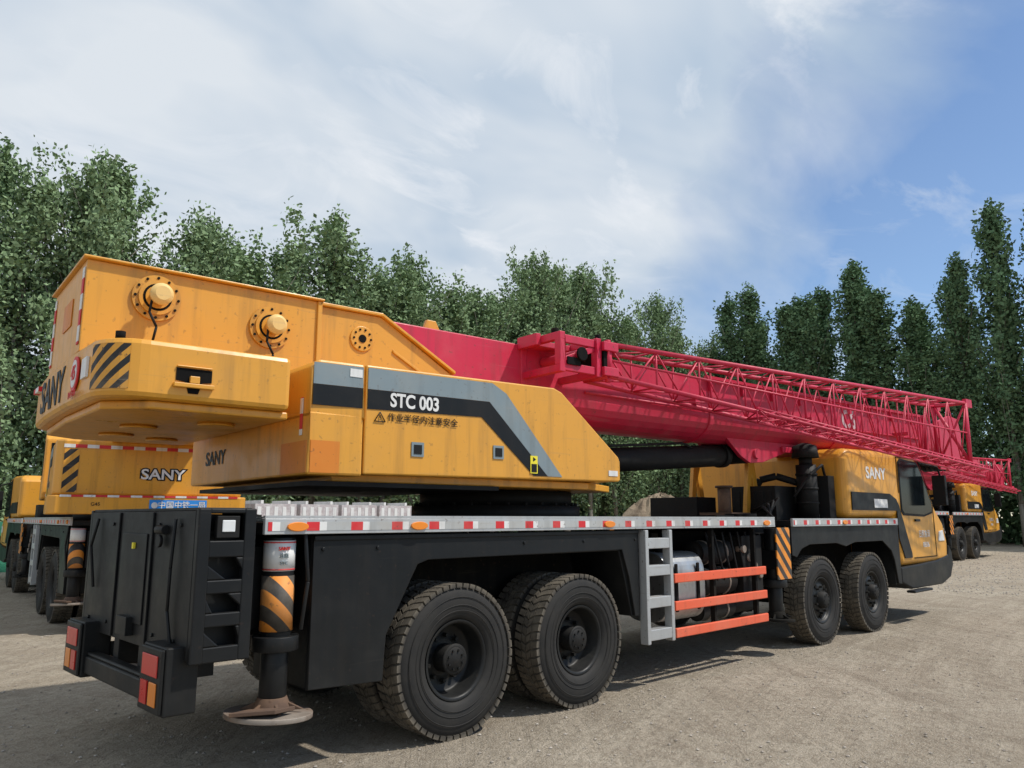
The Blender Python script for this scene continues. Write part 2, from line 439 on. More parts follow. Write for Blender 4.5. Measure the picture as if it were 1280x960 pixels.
            for k in range(6):
                a = k * math.pi / 3 + .3; ca, sa = math.cos(a), math.sin(a)
                b.add([(x + .09 * ca - .01 * sa, yj + .09 * sa + .01 * ca, .475), (x + .20 * ca - .01 * sa, yj + .20 * sa + .01 * ca, .425), (x + .09 * ca - .01 * sa, yj + .09 * sa + .01 * ca, .42), (x + .09 * ca + .01 * sa, yj + .09 * sa - .01 * ca, .475), (x + .20 * ca + .01 * sa, yj + .20 * sa - .01 * ca, .425), (x + .09 * ca + .01 * sa, yj + .09 * sa - .01 * ca, .42)], [(0, 1, 2), (5, 4, 3), (0, 3, 4, 1), (1, 4, 5, 2), (2, 5, 3, 0)])
            R = .27 if kind == 'rear' else .22
            b.cyl((x - .02, yj, .385), (x - .018, yj, .415), R, 1, 32, r2=R)
            b.obj('foot_pad', jk, ['rust', 'padtop'] if kind == 'rear' else ['dark', 'dark'], .004)
            if kind == 'rear':
                b = MB(); b.add([(x - .33, Y(.02), .47), (x - .10, Y(-.11), .475), (x + .08, Y(-.02), .455), (x - .16, Y(.12), .45)] + [(x - .33, Y(.02), .445), (x - .10, Y(-.11), .45), (x + .08, Y(-.02), .43), (x - .16, Y(.12), .425)], [(0, 1, 2, 3), (7, 6, 5, 4), (0, 4, 5, 1), (1, 5, 6, 2), (2, 6, 7, 3), (3, 7, 4, 0)], 0)
                b.obj('pad_lock_plate', jk, ['rust'], .004)
        # perforated end plate
        b = MB()
        for x0, x1 in ((-2.03, -1.955), (-1.745, -1.67)): bx(b, x0, x1, 0, .05, .77, 1.66, F=YR)
        for z0, z1 in ((.77, .86), (.97, 1.05), (1.16, 1.24), (1.37, 1.47), (1.63, 1.66)): bx(b, -1.96, -1.74, .002, .048, z0, z1, F=YR)
        for z0, z1, w1, w2 in ((.86, .97, .10, .03), (1.05, 1.16, .05, .09), (1.24, 1.37, .12, .05)):
            b.prism([(-1.96, z0), (-1.96 + w1, z0), (-1.96, z0 + .09)], YR(.003), YR(.046)); b.prism([(-1.74, z1), (-1.74 - w2, z1), (-1.74, z1 - .08)], YR(.003), YR(.046))
        bx(b, -1.70, -1.67, .05, .45, .77, 1.66, F=YR)
        b.obj('rear_side_frame', root, ['black'], .008)
        b = MB(); bx(b, -1.92, -1.78, -.006, .04, 1.485, 1.615, 0, F=YR); bx(b, -1.89, -1.81, -.012, -.004, 1.52, 1.59, 1, F=YR)
        b.obj('side_lamp', root, ['rubberblk', 'lens_clear'], .006)
        # tail lights
        b = MB(); bx(b, -2.13, -1.94, .08, .44, .49, .87, F=YR); bx(b, -2.15, -2.13, .09, .43, .50, .86, F=YR); tl = b.obj('tail_light', root, ['black'], .012)
        b = MB(); bx(b, -2.158, -2.15, .14, .38, .70, .82, F=YR); b.obj('red_lens', tl, ['lens_red'], .004)
        b = MB(); bx(b, -2.158, -2.15, .14, .25, .54, .67, F=YR); b.obj('amber_lens', tl, ['lens_amber'], .004)
        b = MB(); bx(b, -2.158, -2.15, .28, .38, .54, .67, F=YR); b.obj('reflector', tl, ['lens_red'])
        b = MB(); bx(b, -1.94, -1.7, .42, .54, .62, .72, F=YR); b.obj('lamp_bracket', root, ['black'], .004)
        b = MB(); bx(b, -2.02, -1.75, .75, .85, .62, .84, F=YR); b.obj('bumper_bracket', root, ['black'], .004)
    # rear housing
    b = MB()
    b.box(-1.99, -1.70, .12, RW - .12, .80, 1.62)
    b.box(-2.03, -1.99, .052, RW - .052, .79, 1.645); b.box(-2.02, -1.68, .052, RW - .052, 1.646, 1.665)
    b.box(-1.70, -1.25, .36, 2.24, .85, 1.46)
    b.box(-2.045, -2.03, .70, .73, .80, 1.64); b.box(-2.045, -2.03, 1.35, 1.38, .80, 1.64)
    b.box(-2.04, -2.03, .80, 1.28, .92, 1.5)
    b.cyl((-2.05, .45, 1.53), (-2.05, .58, 1.53), .03, n=10); b.cyl((-2.07, .52, 1.46), (-2.05, .52, 1.46), .04, n=12); b.box(-2.08, -2.03, .95, 1.15, .84, .96)
    for y in (.25, .60, 1.5, 1.9):
        for z in (.88, 1.56): b.cyl((-2.03, y, z), (-2.042, y, z), .014, n=6)
    b.path([(-2.05, .30, 1.60), (-2.07, .28, 1.3), (-2.06, .31, 1.05), (-2.05, .25, .85)], .011)
    b.path([(-2.05, 1.8, 1.6), (-2.08, 1.83, 1.4), (-2.05, 1.8, 1.1)], .011)
    b.obj('rear_outrigger_housing', root, ['black'], .006)
    b = MB(); b.box(-2.055, -2.041, 1.0, 1.03, 1.40, 1.44); b.obj('yellow_tag', root, ['yellabel'])
    b = MB(); b.box(-2.11, -1.98, .445, RW - .445, .52, .64); b.box(-2.10, -2.02, .45, RW - .45, .64, .665)
    b.obj('rear_bumper', root, ['black'], .012)
    b = MB(); b.box(4.92, 5.34, .30, 2.3, .95, 1.50); b.box(4.98, 5.28, .02, 2.58, 1.0, 1.22); b.obj('front_outrigger_housing', root, ['black'], .006)
    # ---- driver cab
    b = MB()
    prof = [(7.2, 1.60), (7.2, 2.46), (7.25, 2.56), (7.38, 2.61), (9.3, 2.67), (9.95, 2.65), (10.25, 2.50), (10.82, 1.80), (11.15, 1.56), (11.32, 1.20), (11.25, .86), (9.08, .86), (8.98, 1.2), (8.98, 1.60)]
    b.prism(prof, .05, 2.55)
    cab = b.obj('driver_cab', root, ['yellow'], .11)
    for y0, y1, sg in ((.046, .034, -1), (2.554, 2.566, 1)):
        b = MB(); b.prism([(9.22, 1.74), (9.22, 2.48), (9.30, 2.53), (10.02, 2.50), (10.20, 2.34), (10.58, 1.84), (10.58, 1.72), (10.2, 1.66), (9.3, 1.68)], y0, y1); b.obj('window', cab, ['glass'], .004)
        b = MB(); b.prism([(9.19, 1.71), (9.19, 2.49), (9.29, 2.56), (10.04, 2.53), (10.23, 2.35), (10.61, 1.85), (10.61, 1.69), (10.2, 1.63), (9.28, 1.65)], y0 + .002 * -sg, y0 + .006 * sg); b.obj('window_seal', cab, ['rubberblk'])
        b = MB(); b.prism([(7.32, 1.72), (7.32, 1.98), (8.75, 1.98), (9.0, 1.9), (9.0, 1.72)], y0, y1)
        b.prism([(9.0, 1.9), (9.10, 1.80), (9.50, 1.05), (9.50, .98), (9.19, .98), (9.0, 1.3)], y0, y1); b.obj('black_trim', cab, ['black'], .003)
        b = MB()
        b.prism([(9.14, 2.0), (9.155, 2.0), (9.155, 2.57), (10.08, 2.57), (10.28, 2.36), (10.66, 1.85), (10.66, .98), (9.6, .98), (9.6, .965), (10.675, .965), (10.675, 1.86), (10.29, 2.375), (10.09, 2.585), (9.14, 2.585)], y0, y0 + sg * .004)
        b.obj('door_seam', cab, ['dark'])
        b = MB(); b.box(9.75, 9.95, min(y0, y1) - .012, max(y0, y1) + .012, 1.55, 1.59); b.obj('handle', cab, ['black'], .004)
        b = MB(); b.prism([(10.80, 1.22), (11.10, 1.22), (11.04, 1.40), (10.86, 1.38)], y0 + .006 * -sg, y1); b.obj('headlight', cab, ['lens_clear'], .004)
    b = MB(); b.prism([(10.34, 2.42), (10.37, 2.44), (10.88, 1.81), (10.85, 1.77)], .2, 2.4); b.obj('windshield', cab, ['glass'])
    for yy, sg in ((.05, -1), (2.55, 1)):
        b = MB(); b.path([(10.15, yy, 2.52), (10.45, yy + sg * .20, 2.46), (10.50, yy + sg * .22, 2.3)], .018); b.box(10.44, 10.54, yy + sg * .20 - .10, yy + sg * .20 + .10, 1.82, 2.32)
        b.obj('mirror', cab, ['rubberblk'], .02)
    text('SANY', .24, (8.28, .046, 2.27), FACE_S, 'white', cab, bold=.03, xs=1.25)
    b = MB(); b.box(8.1, 8.6, .024, .033, 1.76, 1.89); b.obj('label_plate', cab, ['white'])
    text('日照鲁润', .13, (10.15, .046, 1.34), FACE_S, 'white', cab, xs=1); text('88306', .12, (10.2, .046, 1.17), FACE_S, 'white', cab, xs=1)
    b = MB(); b.prism([(8.97, .85), (8.97, .62), (9.4, .50), (10.8, .50), (11.25, .60), (11.42, .80), (11.40, 1.02), (11.28, 1.14), (11.20, .97), (10.6, .90), (9.8, .87)], .03, 2.57)
    b.box(9.1, 9.9, -.10, .04, .46, .50); b.obj('front_bumper', root, ['black'], .035)
    # ---- equipment behind cab
    b = MB(); b.cyl((6.75, .42, 1.58), (6.75, .42, 2.35), .14, n=20); b.cyl((6.75, .42, 2.35), (6.75, .42, 2.45), .09, n=16); b.cyl((6.75, .42, 2.45), (6.75, .42, 2.62), .19, n=20, r2=.16); b.cyl((6.75, .42, 2.62), (6.75, .42, 2.66), .16, n=20, r2=.05)
    for z in (1.8, 2.0, 2.2): b.cyl((6.75, .42, z), (6.75, .42, z + .03), .15, n=20)
    b.obj('air_filter', root, ['rubberblk'])
    b = MB(); b.box(6.2, 7.05, .62, 1.3, 1.58, 2.05); b.box(5.6, 6.1, 1.5, 2.3, 1.58, 1.90); b.box(6.95, 7.15, .2, .6, 1.6, 2.2)
    for i in range(5): b.box(6.19, 6.2, .68 + i * .12, .74 + i * .12, 1.65, 1.98)
    b.path([(6.75, .55, 2.1), (6.6, .8, 2.2), (6.5, 1.0, 2.15), (6.5, 1.1, 2.0)], .05, n=12)
    b.path([(7.08, .3, 2.2), (6.9, .25, 2.35), (6.6, .3, 2.2), (6.5, .5, 1.9)], .02)
    for i in range(4): b.path([(5.5 + i * .12, .3 + .1 * i, 1.60), (5.6 + .15 * i, .5, 1.75 + .04 * i), (6.2, .7 + .1 * i, 1.7)], .018)
    b.obj('engine_compartment', root, ['rubberblk'], .01)
    b = MB(); b.cyl((5.75, 1.15, 1.58), (5.75, 1.15, 2.02), .09, n=18); b.cyl((5.75, 1.15, 2.02), (5.75, 1.15, 2.05), .12, n=18)
    b.box(5.5, 6.0, .9, 1.4, 1.58, 1.68); b.obj('exhaust_pipe', root, ['rust'])
    b = MB(); b.cyl((5.2, .6, 1.56), (5.2, .6, 1.66), .2, n=20); b.obj('filler_cap', root, ['dark'])
    b = MB(); b.box(4.3, 4.7, .4, .8, 1.575, 1.64); b.obj('deck_hatch', root, ['dark'], .01)
    b = MB()
    for y in (1.0, 1.9): b.prism([(6.05, 1.58), (6.2, 2.45), (6.35, 2.45), (6.5, 1.58), (6.4, 1.58), (6.28, 2.2), (6.15, 1.58)], y, y + .06)
    b.box(6.18, 6.37, 1.0, 1.96, 2.4, 2.5); b.obj('boom_rest', root, ['yellow'], .006)

    # ================= superstructure (slewed frame)
    b = MB(); b.cyl((0, 0, 1.58), (0, 0, 1.72), .86, n=48); b.cyl((0, 0, 1.72), (0, 0, 1.86), .78, n=48)
    for i in range(30):
        a = i * 2 * math.pi / 30; b.cyl((.82 * math.cos(a), .82 * math.sin(a), 1.72), (.82 * math.cos(a), .82 * math.sin(a), 1.75), .018, n=6)
    b.obj('slewing_ring', root, ['rubberblk'], mat=FS)
    b = MB(); b.prism([(-2.4, -1.15), (.2, -1.15), (.95, -.7), (.95, .7), (.2, 1.15), (-2.4, 1.15)], 1.865, 1.93, 'z')
    b.box(-2.3, .6, -.6, .6, 1.93, 2.55); b.box(.3, .95, -.45, -.35, 1.93, 2.2); b.box(.3, .95, .35, .45, 1.93, 2.2)
    b.obj('slewing_platform', root, ['yellow'], .01, mat=FS)
    b = MB(); b.box(-2.6, -.9, -1.2, 1.2, 1.83, 1.864); b.obj('belly_plate', root, ['rubberblk'], mat=FS)
    # rear cabinet
    b = MB(); b.box(-2.66, -2.235, -1.3, 1.3, 1.90, 2.33)
    b.prism([(-2.66, 2.33), (-2.66, 2.66), (-2.60, 2.72), (-2.235, 2.723), (-2.235, 2.33)], -1.3, -.61); b.prism([(-2.66, 2.33), (-2.66, 2.66), (-2.60, 2.72), (-2.235, 2.723), (-2.235, 2.33)], .61, 1.3)
    rc = b.obj('rear_cabinet', root, ['yellow'], .018, mat=FS)
    b = MB(); Lp = [(-2.42, -1.304), (-2.64, -1.304), (-2.664, -1.28), (-2.664, -.84)]
    vs = []
    for k, (s_, w_) in enumerate(Lp): vs += [(s_, w_, 1.915), (s_, w_, 2.14)]
    b.add(vs, [(0, 2, 3, 1), (2, 4, 5, 3), (4, 6, 7, 5)]); b.obj('repainted_corner', rc, ['yellow2'])
    b = MB(); b.box(-2.668, -2.662, -1.20, -1.16, 2.18, 2.45); b.obj('reflector_strip', rc, ['tape_z'])
    text('SANY', .17, (-2.664, .62, 2.12), FACE_R, 'black', rc, bold=.02, xs=1.2)
    # side cabinets
    cp = [(-2.225, 1.915), (-2.225, 2.725), (-.35, 2.75), (-.26, 2.72), (.46, 2.17), (.48, 2.13), (.48, 1.955), (.46, 1.94)]
    for y0, y1, sg in ((-1.3, -.62, -1), (1.3, .62, 1)):
        b = MB(); b.prism(cp, y0, y1); sc = b.obj('side_cabinet', root, ['yellow'], .018, mat=FS)
        e = y0 + sg * .002; e2 = y0 + sg * .005
        g1 = [(-2.21, 2.705), (-1.05, 2.715), (-.90, 2.64), (-.27, 1.96), (-.44, 1.96), (-1.08, 2.555), (-2.21, 2.545)]
        g2 = [(-2.21, 2.543), (-1.082, 2.553), (-.443, 1.96), (-.60, 1.96), (-1.16, 2.42), (-2.21, 2.395)]
        b = MB(); b.prism(g1, e, e2); b.obj('grey_stripe', sc, ['grey'])
        b = MB(); b.prism(g2, e, e2); b.obj('black_stripe', sc, ['black'])
        b = MB(); b.prism([(-2.64, 2.695), (-2.25, 2.70), (-2.25, 2.545), (-2.64, 2.54)], e, e2); b.prism([(-2.64, 2.538), (-2.25, 2.543), (-2.25, 2.395), (-2.64, 2.39)], e, e2, mi=1)
        b.obj('stripe_panel', rc, ['grey', 'black'])
        for s_, z_ in ((-1.77, 2.12), (-.985, 2.14)):
            b = MB()
            b.prism([(s_ - .055, z_ - .055), (s_ + .055, z_ - .055), (s_ + .055, z_ + .055), (s_ - .055, z_ + .055)], e, y0 + sg * .008); b.prism([(s_ - .035, z_ - .035), (s_ + .035, z_ - .035), (s_ + .035, z_ + .035), (s_ - .035, z_ + .035)], y0 + sg * .0081, y0 + sg * .012, mi=1)
            b.obj('vent', sc, ['grey', 'rubberblk'])
        b = MB(); b.prism([(-.64, 1.98), (-.56, 1.98), (-.56, 2.13), (-.64, 2.13)], y0 + sg * .006, y0 + sg * .009); b.obj('warning_label', sc, ['yellabel'])
        b = MB(); b.prism([(.32, 1.99), (.44, 1.99), (.44, 2.04), (.32, 2.04)], e, e2); b.obj('maker_plate', sc, ['white'])
        if sg < 0:
            q = y0 - .007
            NOCOPY.add(text('STC 003', .145, (-1.80, q, 2.475), FACE_S, 'white', sc, bold=.028, xs=.86))
            text('作业半径内注意安全', .068, (-1.72, q, 2.345), FACE_S, 'black', sc, xs=1.05)
            b = MB()
            T = [(-2.15, 2.31), (-2.06, 2.31), (-2.105, 2.38)]
            for a_, c_ in zip(T, T[1:] + T[:1]): b.cyl((a_[0], q, a_[1]), (c_[0], q, c_[1]), .004, n=5)
            b.box(-2.108, -2.102, q - .003, q, 2.333, 2.358); b.box(-2.108, -2.102, q - .003, q, 2.320, 2.326)
            b.obj('warning_triangle', sc, ['black'])
            b = MB(); b.cyl((-.60, y0 - .0095, 2.10), (-.60, y0 - .011, 2.10), .022, n=3); b.box(-.63, -.57, y0 - .011, y0 - .0095, 1.99, 2.06); b.obj('label_print', sc, ['black'])
            b = MB(); b.box(-2.36, -2.26, y0 - .009, y0 - .006, 2.62, 2.68); b.obj('sticker', rc, ['white'])
            b = MB()
            b.cyl((-1.0, -1.0, 2.755), (-.6, -1.0, 2.76), .012, n=8); b.cyl((-1.0, -1.0, 2.73), (-1.0, -1.0, 2.755), .012, n=8); b.cyl((-.6, -1.0, 2.73), (-.6, -1.0, 2.76), .012, n=8)
            b.obj('grab_handle', sc, ['yellow'])
    # operator cab
    b = MB(); b.prism([(.50, 1.95), (.50, 3.05), (.62, 3.15), (1.6, 3.10), (2.1, 2.35), (2.1, 1.95)], .56, 1.38); oc = b.obj('operator_cab', root, ['yellow'], .03, mat=FS)
    b = MB(); b.prism([(.62, 2.35), (.62, 3.02), (1.52, 2.99), (1.95, 2.35)], 1.383, 1.39); b.obj('window', oc, ['glass'])
    b = MB(); b.box(.49, .497, .66, 1.28, 2.4, 2.98); b.obj('rear_window', oc, ['glass'])
    # counterweight
    out = [(-2.80, -1.3), (-3.72, -1.3)] + [(-3.72 - .28 * math.sin(a), -1.02 - .28 * math.cos(a)) for a in [i * math.pi / 16 for i in range(1, 8)]] + [(-4.0, -1.02)]
    full = out + [(-4.03, -.4), (-4.03, .4)] + [(s_, -w_) for s_, w_ in out[::-1]]
    b = MB(); b.prism(full, 2.33, 2.70, 'z'); cw = b.obj('counterweight', root, ['yellow'], .035, mat=FS)
    b = MB(); b.prism([(-2.78, -1.22), (-3.68, -1.22), (-3.92, -1.0), (-3.95, 0), (-3.92, 1.0), (-3.68, 1.22), (-2.78, 1.22)], 2.275, 2.329, 'z')
    for s_, w_ in ((-3.1, -.7), (-3.1, .7), (-3.5, -.2), (-3.5, .5)): b.cyl((s_, w_, 2.25), (s_, w_, 2.276), .13, n=20)
    b.obj('counterweight_underside', cw, ['yellow'], .02)
    b = MB(); vs = []
    st = out[3:9]
    for (s_, w_) in st:
        d = Vector((s_ + 3.72, w_ + 1.02)); d.normalize()
        for z in (2.38, 2.66): vs.append((s_ + d.x * .004, w_ + d.y * .004, z))
    b.add(vs, [(2 * i, 2 * i + 2, 2 * i + 3, 2 * i + 1) for i in range(len(st) - 1)]); b.obj('hazard_chevron', cw, ['chev'])
    b = MB(); b.prism([(-3.56, 2.46), (-3.50, 2.45), (-3.48, 2.38), (-3.42, 2.38), (-3.40, 2.45), (-3.34, 2.46), (-3.34, 2.54), (-3.56, 2.54)], -1.306, -1.298); b.obj('lifting_slot_shade', cw, ['dark'])  # flat dark plate on the face; the notch's recess shade is in its colour
    b = MB(); b.box(-3.575, -3.325, -1.33, -1.302, 2.415, 2.443); b.box(-3.48, -3.42, -1.33, -1.307, 2.443, 2.49); b.box(-3.56, -3.34, -1.318, -1.302, 2.545, 2.555)
    b.obj('lifting_lug', cw, ['yellow'], .004)
    text('SANY', .33, (-4.034, .12, 2.50), FACE_R, 'black', cw, bold=.025, xs=1.15)
    b = MB(); b.cyl((-4.018, -.70, 2.53), (-4.030, -.70, 2.53), .115, 0, 28); b.cyl((-4.0301, -.70, 2.53), (-4.033, -.70, 2.53), .092, 1, 28); rn = b.obj('round_sign', cw, ['redlabel', 'white'])
    text('45', .13, (-4.036, -.70, 2.53), FACE_R, 'redlabel', cw, bold=.02)
    b = MB(); b.box(-4.018, -4.002, -1.01, -.86, 2.47, 2.60); b.obj('white_label', cw, ['white'])
    text('作业半径内', .05, (-4.037, -.72, 2.39), FACE_R, 'redlabel', cw)
    b = MB(); b.box(-4.04, -4.0, .75, 1.0, 2.60, 2.64); b.obj('reflector_strip', cw, ['tape_y'])
    b = MB(); b.cyl((-3.86, -1.12, 2.70), (-3.86, -1.12, 2.76), .03, n=12); b.obj('bolt_head', cw, ['dark'])
    # winch housing
    b = MB()
    b.box(-4.0, -2.30, -.6, .6, 2.705, 3.35); b.prism([(-2.30, 2.725), (-2.30, 3.32), (-1.72, 3.32), (-1.68, 3.30), (-.98, 2.90), (-.98, 2.56), (-2.23, 2.56), (-2.23, 2.725)], -.585, -.50); b.prism([(-2.30, 2.725), (-2.30, 3.32), (-1.72, 3.32), (-1.68, 3.30), (-.98, 2.90), (-.98, 2.56), (-2.23, 2.56), (-2.23, 2.725)], .50, .585)
    b.box(-4.03, -2.27, -.64, .64, 3.352, 3.37); b.box(-2.30, -1.72, -.62, -.48, 3.322, 3.35); b.box(-2.30, -1.72, .48, .62, 3.322, 3.35)
    b.prism([(-1.72, 3.322), (-1.72, 3.35), (-.95, 2.93), (-.95, 2.90)], -.62, -.48); b.prism([(-1.72, 3.322), (-1.72, 3.35), (-.95, 2.93), (-.95, 2.90)], .48, .62)
    b.box(-2.32, -2.28, -.62, .62, 2.72, 3.35)
    b.prism([(-1.60, 3.02), (-1.60, 3.05), (-1.25, 2.86), (-1.25, 2.83)], -.60, -.585)
    b.cyl((-1.90, -.60, 3.10), (-1.90, -.58, 3.10), .11, n=24); b.cyl((-3.3, .1, 3.37), (-3.3, .1, 3.40), .2, n=24)
    wh = b.obj('winch_housing', root, ['yellow'], .006, mat=FS)
    for w0, w1 in ((-.57, -.51), (.51, .57)):
        b = MB(); b.box(-4.008, -4.002, w0, w1, 2.76, 3.30); b.obj('reflector_strip', wh, ['tape_z'])
    b = MB(); b.box(-4.008, -4.002, -.22, .1, 2.95, 3.15); b.obj('label_plate', wh, ['yellow2'])
    for s_, z_ in ((-3.546, 3.15), (-2.706, 3.066)):
        b = MB(); b.cyl((s_, -.60, z_), (s_, -.622, z_), .165, 0, 32); b.cyl((s_, -.6221, z_), (s_, -.640, z_), .125, 0, 28); b.cyl((s_, -.6401, z_), (s_, -.642, z_), .098, 1, 24)
        b.cyl((s_, -.6421, z_), (s_, -.650, z_), .082, 0, 24)
        for i in range(12):
            a = i * math.pi / 6; b.cyl((s_ + .145 * math.cos(a), -.622, z_ + .145 * math.sin(a)), (s_ + .145 * math.cos(a), -.632, z_ + .145 * math.sin(a)), .010, 1, 6)
        fl = b.obj('winch_flange', wh, ['yellow', 'dark'])
        b = MB(); b.cyl((s_, -.65, z_), (s_, -.73, z_), .055, 0, 20); b.cyl((s_, -.73, z_), (s_, -.755, z_), .078, 0, 20); b.cyl((s_, -.755, z_), (s_, -.785, z_), .078, 0, 20, r2=.05)
        b.path([(s_ - .05, -.70, z_ - .04), (s_ - .07, -.74, z_ - .14), (s_ - .02, -.75, z_ - .24), (s_ - .03, -.72, z_ - .34)], .009, 1)
        b.obj('winch_motor', wh, ['cream', 'rubberblk'])
    b = MB()
    for i in range(10):
        a = i * math.pi / 5; b.cyl((-1.90 + .08 * math.cos(a), -.60, 3.10 + .08 * math.sin(a)), (-1.90 + .08 * math.cos(a), -.607, 3.10 + .08 * math.sin(a)), .010, n=6)
    b.cyl((-1.90, -.60, 3.10), (-1.90, -.606, 3.10), .035, n=16); b.obj('pivot_bolts', wh, ['dark'])
    # boom
    def csec(hw, zt, zb):
        pts = [(-hw, zt), (hw, zt), (hw, zb + .28)]
        pts += [(hw * math.cos(a), zb + .28 - .28 * math.sin(a)) for a in [i * math.pi / 12 for i in range(1, 12)]]
        return pts + [(-hw, zb + .28)]
    b = MB(); b.prism(csec(.40, 3.36, 2.58), -1.9, 9.3, 'x')
    b.prism(csec(.37, 3.33, 2.62), 9.3, 9.6, 'x'); b.prism(csec(.34, 3.30, 2.66), 9.6, 9.85, 'x'); b.prism(csec(.31, 3.27, 2.70), 9.85, 10.1, 'x')
    for s_ in (.0, 3.1, 6.2, 9.1): b.prism(csec(.415, 3.375, 2.565), s_, s_ + .08, 'x')
    b.box(9.22, 9.3, -.45, .45, 2.60, 3.40)
    boom = b.obj('boom', root, ['red'], .012, mat=FS)
    b = MB(); b.prism([(-1.12, 3.35), (-1.08, 3.46), (-.98, 3.46), (-.92, 3.35)], -.32, -.28); b.obj('lifting_eye', boom, ['yellow'], .006)
    b = MB()
    for y in (-.36, .30): b.prism([(10.0, 2.62), (10.0, 3.36), (10.5, 3.50), (10.85, 3.46), (10.95, 3.2), (10.9, 2.65), (10.6, 2.45), (10.3, 2.45)], y, y + .06)
    for zc, sc_ in ((3.32, 10.72), (2.65, 10.65)):
        for k in range(6): b.cyl((sc_, -.25 + k * .09, zc), (sc_, -.20 + k * .09, zc), .17, 1, 20)
    b.box(10.0, 10.4, -.3, .3, 2.7, 3.3); b.obj('boom_head', boom, ['red', 'rubberblk'], .006)
    NOCOPY.add(text('CS', .38, (6.62, -.404, 3.10), FACE_S, 'fadedwhite', boom, bold=.03))
    b = MB()
    for y in (-.26, .20): b.prism([(3.95, 2.42), (4.15, 2.34), (4.45, 2.36), (5.6, 2.68), (3.6, 2.68)], y, y + .06)
    b.cyl((4.28, -.3, 2.47), (4.28, .3, 2.47), .07, n=16); b.box(4.9, 5.7, -.3, .3, 2.52, 2.60); b.obj('luffing_bracket', boom, ['red'], .006)
    b = MB(); b.box(3.0, 9.0, -.47, -.42, 3.34, 3.38)
    for i in range(9): b.box(3.1 + i * .7, 3.16 + i * .7, -.44, -.40, 3.2, 3.38)
    b.path([(.9, -.42, 2.95), (4, -.43, 2.93), (9, -.42, 2.96)], .015); b.obj('hose_guide', boom, ['red'])
    # luffing cylinder
    b = MB(); b.cyl((.35, 0, 2.18), (3.85, 0, 2.44), .145, n=24); b.cyl((3.80, 0, 2.438), (3.9, 0, 2.445), .165, n=24); b.cyl((3.9, 0, 2.445), (4.2, 0, 2.475), .09, 1, 20); b.cyl((4.24, -.14, 2.475), (4.24, .14, 2.475), .13, n=18)
    b.path([(.6, -.12, 2.35), (2.9, -.13, 2.54), (3.1, -.1, 2.5)], .016, n=8); b.obj('luffing_cylinder', root, ['rubberblk', 'dark'], mat=FS)
    # jib bracket: open frame
    b = MB()
    for s_ in (.02, .52):
        b.box(s_, s_ + .07, -.98, -.40, 3.33, 3.40); b.box(s_, s_ + .07, -.98, -.40, 3.00, 3.07); b.box(s_, s_ + .07, -.98, -.90, 3.07, 3.33)
    b.box(.09, .52, -.96, -.92, 3.30, 3.38); b.box(.09, .52, -.96, -.92, 3.02, 3.10); b.box(.09, .52, -.6, -.42, 3.32, 3.38)
    b.prism([(.09, 3.10), (.16, 3.10), (.52, 3.26), (.52, 3.30), (.45, 3.30), (.09, 3.15)], -.95, -.93)
    b.cyl((.3, -1.0, 3.20), (.3, -.42, 3.20), .05, n=16)
    for z in (3.02, 3.28): b.box(.59, .80, -1.02, -.86, z, z + .09)
    b.cyl((.72, -.94, 2.97), (.72, -.94, 3.41), .035, n=12); b.box(.62, .70, -.98, -.60, 3.05, 3.34, 1)
    b.cyl((.3, -1.01, 3.20), (.3, -.985, 3.20), .07, 1, 16)
    b.box(-.04, .02, -.70, -.40, 3.30, 3.42); b.box(.12, .30, -.98, -.965, 3.08, 3.16, 1)
    b.cyl((.12, -.80, 3.40), (.12, -.80, 3.47), .04, 1, 10); b.cyl((.62, -.9, 3.40), (.62, -.9, 3.46), .03, 1, 10)
    b.obj('jib_bracket', root, ['red', 'dark'], .006, mat=FS)
    # lattice jib
    b = MB(); s0, s1, nbay = .70, 9.55, 24
    def sec(t):
        return dict(w0=-.97 - .03 * t, w1=-.62 + .14 * t, zb=3.03 - .50 * t, zt=3.36 + .22 * t)
    def cor(i):
        t = i / nbay; d = sec(t); s_ = s0 + (s1 - s0) * t
        return [Vector((s_, d['w0'], d['zb'])), Vector((s_, d['w0'], d['zt'])), Vector((s_, d['w1'], d['zt'])), Vector((s_, d['w1'], d['zb']))]
    A, B = cor(0), cor(nbay)
    for k in range(4): b.cyl(A[k], B[k], .027, n=10)
    b.cyl((A[0] + A[1]) / 2, (B[0] + B[1]) / 2, .014, n=6)
    for i in range(nbay + 1):
        c_ = cor(i)
        if i in (0, nbay) or i % 2 == 0:
            for k in range(4): b.cyl(c_[k], c_[(k + 1) % 4], .011 if i not in (0, nbay) else .035, n=6)
        if i < nbay:
            d_ = cor(i + 1)
            for k in range(4):
                if (i + k) % 2: b.cyl(c_[k], d_[(k + 1) % 4], .010, n=6)
                else: b.cyl(c_[(k + 1) % 4], d_[k], .010, n=6)
    b.cyl(B[0], B[2], .03, n=8); b.cyl(B[1], B[3], .02, n=8)
    for k in range(4): b.box(B[k].x - .02, B[k].x + .22, B[k].y - .03, B[k].y + .03, B[k].z - .07, B[k].z + .07)
    for i in (5, 12, 20):
        c_ = cor(i); b.box(c_[3].x - .04, c_[3].x + .04, -.66, -.40, 2.95, 3.0)
    b.obj('lattice_jib', root, ['red'], mat=FS)
    b = MB()
    def c2(i):
        s_ = 3.2 + i * .40; return [Vector((s_, -1.03, 2.92 - .024 * i)), Vector((s_, -1.03, 2.74 - .024 * i)), Vector((s_, -1.17, 2.83 - .024 * i))]
    n2 = 17
    for k in range(3): b.cyl(c2(0)[k], c2(n2)[k], .018, n=8)
    for i in range(n2):
        p, q = c2(i), c2(i + 1)
        for k in range(3): b.cyl(p[k], q[(k + 1) % 3], .009, n=5)
        for k in range(3): b.cyl(p[k], p[(k + 1) % 3], .009, n=5)
